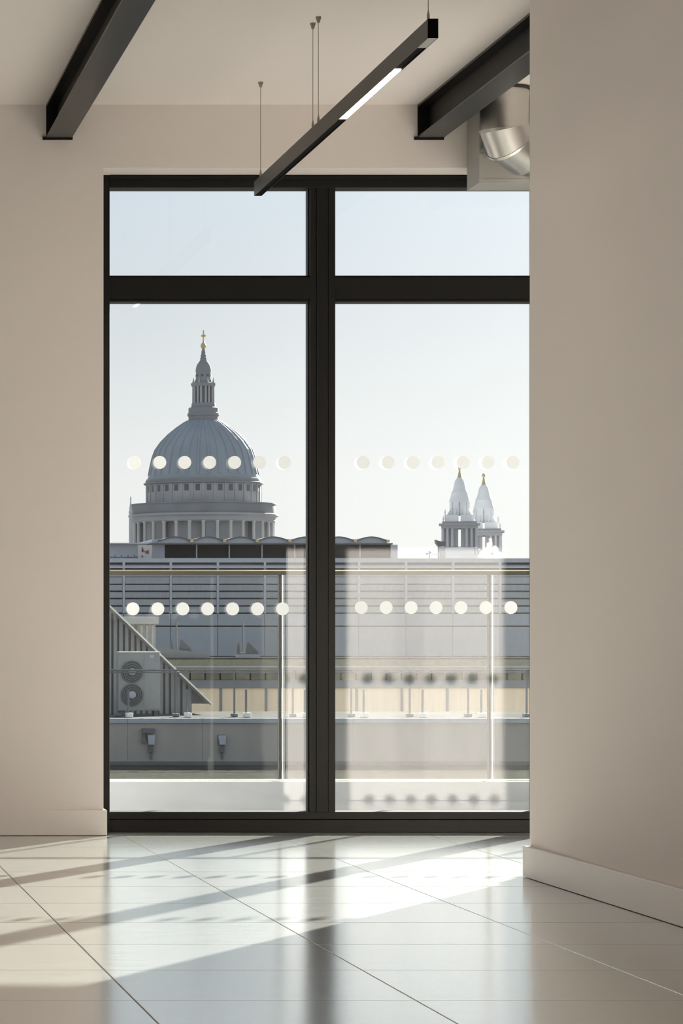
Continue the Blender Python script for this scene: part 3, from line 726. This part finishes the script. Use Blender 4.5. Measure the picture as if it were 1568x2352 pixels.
# ================================================================== CATHEDRAL
YC = 950.0; u = YC / F
CXc = PX(467, YC)
ca = empty('cathedral', (CXc, YC, GZ), 'great domed stone cathedral on the skyline with a tall lantern and two west towers', 'cathedral'); f = rel(ca)
def Z(y): return EYE + (VY - y) * u
C0 = (CXc, YC, 0)
def prof(l): return [(r * u, Z(y)) for r, y in l]
ROTC = -math.atan2(CXc, YC)
dome_p = [(126, 1098), (125, 1092), (122.5, 1080), (121, 1072), (116.5, 1052), (110, 1034), (97, 1015.5), (79, 997), (60.5, 982), (46, 972), (36, 966)]
dome = f(MB().lathe(prof(dome_p), 96, C0, cap=False), 'dome', M['lead'], smooth=True)
def sub(par, b, name, m, **k): b.xf(Matrix.Translation(-ca.matrix_world.translation)); return b.build(name, m, par, **k)
NR = 32
for k in range(NR):
    a = ROTC + 2 * PI * (k + .5) / NR
    ca_, sa_ = math.cos(a), math.sin(a)
    b = MB(); ringsl = []
    for r, y in dome_p[1:]:
        wd = (2.0 + 1.2 * r / 125) * u
        rr = (r + 2.4) * u; ri = (r - 1) * u; z = Z(y)
        t = Vector((-sa_, ca_, 0)); e = Vector((ca_, sa_, 0)); c = Vector((CXc, YC, z))
        ringsl.append([c + e * ri - t * wd, c + e * rr - t * wd * .6, c + e * rr + t * wd * .6, c + e * ri + t * wd])
    b.sweep(ringsl); sub(dome, b, 'rib', M['lead'])
f(MB().lathe(prof([(128, 1112), (130, 1106), (130, 1101), (127, 1100), (127, 1096), (120, 1094)]), 96, C0), 'dome_base', M['lead'], smooth=True)
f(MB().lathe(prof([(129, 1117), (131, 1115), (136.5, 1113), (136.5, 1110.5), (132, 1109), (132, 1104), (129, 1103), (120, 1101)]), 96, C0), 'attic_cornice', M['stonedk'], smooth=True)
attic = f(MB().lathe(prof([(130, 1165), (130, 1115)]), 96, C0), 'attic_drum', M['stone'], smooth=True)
NW = 32
for k in range(NW):
    a = ROTC + 2 * PI * (k + .5) / NW
    m_ = Matrix.Translation((CXc, YC, 0)) @ Matrix.Rotation(a, 4, 'Z')
    sub(attic, MB().box(128.6 * u, 130.4 * u, -5 * u, 5 * u, Z(1132), Z(1117.5)).xf(m_), 'attic_window', M['void'])
    sub(attic, MB().box(129 * u, 131.4 * u, -2.6 * u, 2.6 * u, Z(1158), Z(1115)).xf(m_ @ Matrix.Rotation(PI / NW, 4, 'Z')), 'pilaster', M['stone'])
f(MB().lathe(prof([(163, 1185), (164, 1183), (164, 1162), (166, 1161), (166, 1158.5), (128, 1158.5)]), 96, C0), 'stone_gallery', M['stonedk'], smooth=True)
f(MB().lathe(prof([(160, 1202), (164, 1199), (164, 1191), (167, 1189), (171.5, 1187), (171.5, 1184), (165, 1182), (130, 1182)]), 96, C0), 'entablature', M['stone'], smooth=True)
f(MB().lathe(prof([(139, 1300), (139, 1199)]), 96, C0), 'drum_wall', M['stone'], smooth=True)
peri = f(MB().lathe(prof([(166, 1300), (166, 1272), (162, 1270), (136, 1270)]), 96, C0), 'peristyle_base', M['stone'], smooth=True)
for k in range(32):
    a = ROTC + 2 * PI * k / 32
    c = (CXc + 158 * u * math.cos(a), YC + 158 * u * math.sin(a))
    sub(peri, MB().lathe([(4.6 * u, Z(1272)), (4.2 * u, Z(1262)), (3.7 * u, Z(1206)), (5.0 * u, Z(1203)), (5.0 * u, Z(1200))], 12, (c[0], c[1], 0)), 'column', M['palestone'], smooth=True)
    if k % 4 == 0:
        m_ = Matrix.Translation((CXc, YC, 0)) @ Matrix.Rotation(a + PI / 32, 4, 'Z')
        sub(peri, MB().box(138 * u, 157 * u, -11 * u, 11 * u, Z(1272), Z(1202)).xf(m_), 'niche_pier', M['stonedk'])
# lantern
lan = f(MB().lathe(prof([(34, 968), (34, 957), (36.5, 955), (36.5, 950), (34, 948), (34, 938), (31, 936), (27, 935)]), 48, C0), 'lantern_base', M['stonedk'], smooth=True)
lb_ = f(MB().lathe(prof([(27.5, 937), (27.5, 930), (26.5, 926), (19, 925), (19, 890), (26.5, 888), (28.5, 884), (28.5, 880.5), (20, 879)]), 32, C0), 'lantern', M['stonedk'], smooth=True)
for k in range(8):
    a = ROTC + PI / 8 + 2 * PI * k / 8
    for da in (-.17, .17):
        c = (CXc + 23.5 * u * math.cos(a + da), YC + 23.5 * u * math.sin(a + da))
        sub(lb_, MB().lathe([(2.8 * u, Z(926)), (2.4 * u, Z(888))], 10, (c[0], c[1], 0)), 'column', M['stone'], smooth=True)
    c = (CXc + 24.5 * u * math.cos(a), YC + 24.5 * u * math.sin(a))
    sub(lb_, MB().lathe([(2.2 * u, Z(881)), (2.6 * u, Z(878)), (1.2 * u, Z(874)), (1.5 * u, Z(872)), (0, Z(868))], 8, (c[0], c[1], 0)), 'urn', M['stone'], smooth=True)
up = f(MB().lathe(prof([(20, 880), (19.5, 874), (17.5, 871), (17, 856), (18, 853), (17, 845), (15, 838), (11, 832.5), (8.5, 829)]), 32, C0), 'lantern_cupola', M['stonedk'], smooth=True)
for k in range(8):
    m_ = Matrix.Translation((CXc, YC, 0)) @ Matrix.Rotation(ROTC + PI / 8 + 2 * PI * k / 8 + .22, 4, 'Z')
    sub(up, MB().lathe([(3.2 * u, 0), (3.2 * u, 1.2 * u)], 14).xf(m_ @ Matrix.Translation((16.4 * u, 0, Z(863))) @ Matrix.Rotation(PI / 2, 4, 'Y')), 'round_window', M['void'])
f(MB().lathe(prof([(8.5, 830), (7.2, 826), (7.6, 822), (6, 821), (6.6, 816), (5, 814), (4.8, 809), (3.6, 804), (2.2, 801.5)]), 20, C0), 'finial_base', M['stonedk'], smooth=True)
f(MB().lathe(prof([(0, 802.5), (3.5, 801.5), (5.8, 798.5), (7, 795), (5.8, 791), (3.2, 788), (1.8, 785), (1.6, 776), (2.2, 774)]), 20, C0), 'ball', M['gold'], smooth=True)
b = MB().box(-1.5 * u, 1.5 * u, -1.2 * u, 1.2 * u, Z(776), Z(758.5)).box(-5 * u, 5 * u, -1.2 * u, 1.2 * u, Z(773.5), Z(769)).lathe([(0, Z(776.5)), (2.8 * u, Z(772)), (0, Z(766))], 8)
b.xf(Matrix.Translation(C0) @ Matrix.Rotation(ROTC, 4, 'Z')); f(b, 'cross', M['gold'])
# crossing block and nave running back to the towers
b = MB().box(-175 * u, 175 * u, -175 * u, 175 * u, GZ, Z(1297)); b.xf(Matrix.Translation(C0) @ Matrix.Rotation(ROTC, 4, 'Z')); f(b, 'crossing', M['stone'])
p0 = Vector((CXc, YC)); p1 = Vector((PX(1082, 1020), 1020)); d = p1 - p0; ang = math.atan2(d.y, d.x)
b = MB().prism([(-20, GZ), (20, GZ), (20, Z(1320)), (0, Z(1305)), (-20, Z(1320))], 0, d.length); b.xf(Matrix.Translation((CXc, YC, 0)) @ Matrix.Rotation(ang - PI / 2, 4, 'Z')); f(b, 'nave', M['stone'])
# small turret with a finial at the left shoulder
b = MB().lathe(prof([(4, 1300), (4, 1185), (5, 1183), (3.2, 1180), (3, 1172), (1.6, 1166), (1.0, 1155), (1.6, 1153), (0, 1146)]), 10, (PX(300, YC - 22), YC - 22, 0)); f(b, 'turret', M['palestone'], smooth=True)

def tower(px, Y, y0, name='tower'):
    v = Y / F; X = PX(px, Y); rot = -math.atan2(X, Y); dy = y0
    z = lambda y: EYE + (VY - (y + dy)) * v
    W = Matrix.Translation((X, Y, 0)) @ Matrix.Rotation(rot, 4, 'Z') @ Matrix.Rotation(0, 4, 'Z')
    def q(b, n, m, par, **k): b.xf(W); b.xf(Matrix.Translation(-ca.matrix_world.translation)); return b.build(n, m, par, **k)
    body = q(MB().box(-33 * v, 33 * v, -33 * v, 33 * v, GZ, z(1256)).box(-40 * v, 40 * v, -40 * v, 40 * v, GZ, z(1275)), name, M['towerhaze'], ca)
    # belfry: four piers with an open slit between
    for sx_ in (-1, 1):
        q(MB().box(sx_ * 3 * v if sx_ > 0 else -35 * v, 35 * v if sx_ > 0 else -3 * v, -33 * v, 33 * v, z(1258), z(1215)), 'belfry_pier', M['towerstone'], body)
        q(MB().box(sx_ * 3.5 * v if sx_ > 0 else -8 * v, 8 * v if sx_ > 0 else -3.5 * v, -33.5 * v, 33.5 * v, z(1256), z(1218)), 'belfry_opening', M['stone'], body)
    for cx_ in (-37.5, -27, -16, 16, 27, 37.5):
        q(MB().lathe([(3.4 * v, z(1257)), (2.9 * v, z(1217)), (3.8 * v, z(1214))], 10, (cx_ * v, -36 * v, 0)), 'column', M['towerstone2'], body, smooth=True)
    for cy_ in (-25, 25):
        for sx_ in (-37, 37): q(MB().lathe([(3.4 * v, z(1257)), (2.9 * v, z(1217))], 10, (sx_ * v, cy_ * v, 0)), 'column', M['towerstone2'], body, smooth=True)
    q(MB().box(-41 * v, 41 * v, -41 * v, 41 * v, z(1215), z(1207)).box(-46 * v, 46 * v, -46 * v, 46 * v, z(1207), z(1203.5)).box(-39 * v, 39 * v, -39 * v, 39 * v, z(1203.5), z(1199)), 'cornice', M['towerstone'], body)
    for sx_ in (-1, 1):
        q(MB().box(2.3 * sx_ * v, 33 * sx_ * v, -33 * v, 33 * v, z(1200), z(1184)), 'clock_stage', M['towerhaze'], body)
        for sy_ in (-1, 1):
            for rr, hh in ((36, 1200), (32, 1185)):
                q(MB().lathe([(2.4 * v, z(hh)), (1.4 * v, z(hh - 4)), (2.6 * v, z(hh - 7)), (1.2 * v, z(hh - 11)), (0, z(hh - 16))], 8, (sx_ * rr * v, sy_ * rr * v, 0)), 'urn', M['towerhaze'], body, smooth=True)
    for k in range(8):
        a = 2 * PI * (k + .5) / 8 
        q(MB().box(15 * v, 21.5 * v, -7.0 * v, 7.0 * v, z(1184), z(1152)).xf(Matrix.Rotation(a, 4, 'Z')), 'lantern_pier', M['towerhaze'], body)
        q(MB().prism([(20 * v, z(1184)), (31 * v, z(1184)), (27 * v, z(1178)), (21.5 * v, z(1168))], -2.2 * v, 2.2 * v).xf(Matrix.Rotation(a, 4, 'Z')), 'scroll', M['towerhaze'], body)
    q(MB().lathe([(r * v, z(y)) for r, y in ((21, 1154), (23.5, 1152), (23, 1150), (20.5, 1142), (18.5, 1134), (19, 1132), (15.5, 1127), (12.5, 1115), (10.5, 1105), (7.5, 1100), (5, 1097))], 24), 'spire', M['towerhaze'], body, smooth=True)
    q(MB().lathe([(r * v, z(y)) for r, y in ((5.5, 1098), (4, 1093), (2.2, 1084), (1.6, 1080), (3.2, 1078), (3.8, 1075), (2.6, 1072), (0, 1070))], 14), 'pinecone_finial', M['gold'], body, smooth=True)
tower(1055, 1000, 0)
tower(1110.5, 1046, 16.5)

# ================================================================== STEAM
YS = 119.0
st = MB()
random.seed(3)
for (px, py, r) in ((1135, 1282, 13), (1120, 1278, 12), (1108, 1272, 8), (1122, 1264, 10), (1136, 1262, 9), (1124, 1250, 7), (1126, 1240, 4), (1145, 1275, 8), (1100, 1262, 4), (1142, 1254, 4)):
    c = P(px, py, YS); bmesh.ops.create_icosphere(st.bm, subdivisions=2, radius=r * YS / F * 1.15, matrix=Matrix.Translation(c))
def steam_mat():
    m = bpy.data.materials.new('steam'); m.use_nodes = True; t = m.node_tree; t.nodes.clear()
    o = N(t, 'ShaderNodeOutputMaterial'); v = N(t, 'ShaderNodeVolumeScatter'); v.inputs['Color'].default_value = (0.98, 0.97, 0.95, 1); v.inputs['Anisotropy'].default_value = 0.5
    n = N(t, 'ShaderNodeTexNoise'); n.inputs['Scale'].default_value = 4.0; tcn = N(t, 'ShaderNodeTexCoord'); t.links.new(tcn.outputs['Object'], n.inputs['Vector'])
    mr = N(t, 'ShaderNodeMapRange'); mr.inputs[1].default_value = .35; mr.inputs[2].default_value = .65; mr.inputs[3].default_value = -0.5; mr.inputs[4].default_value = 1.3; mr.clamp = False
    mz = N(t, 'ShaderNodeMath', operation='MAXIMUM'); mz.inputs[1].default_value = 0.0
    t.links.new(n.outputs['Fac'], mr.inputs[0]); t.links.new(mr.outputs[0], mz.inputs[0]); t.links.new(mz.outputs[0], v.inputs['Density']); t.links.new(v.outputs[0], o.inputs['Volume']); return m
so_ = st.build('steam', steam_mat()); tag(so_, 'puff of white steam rising in front of the second tower', 'steam', kind='stuff')
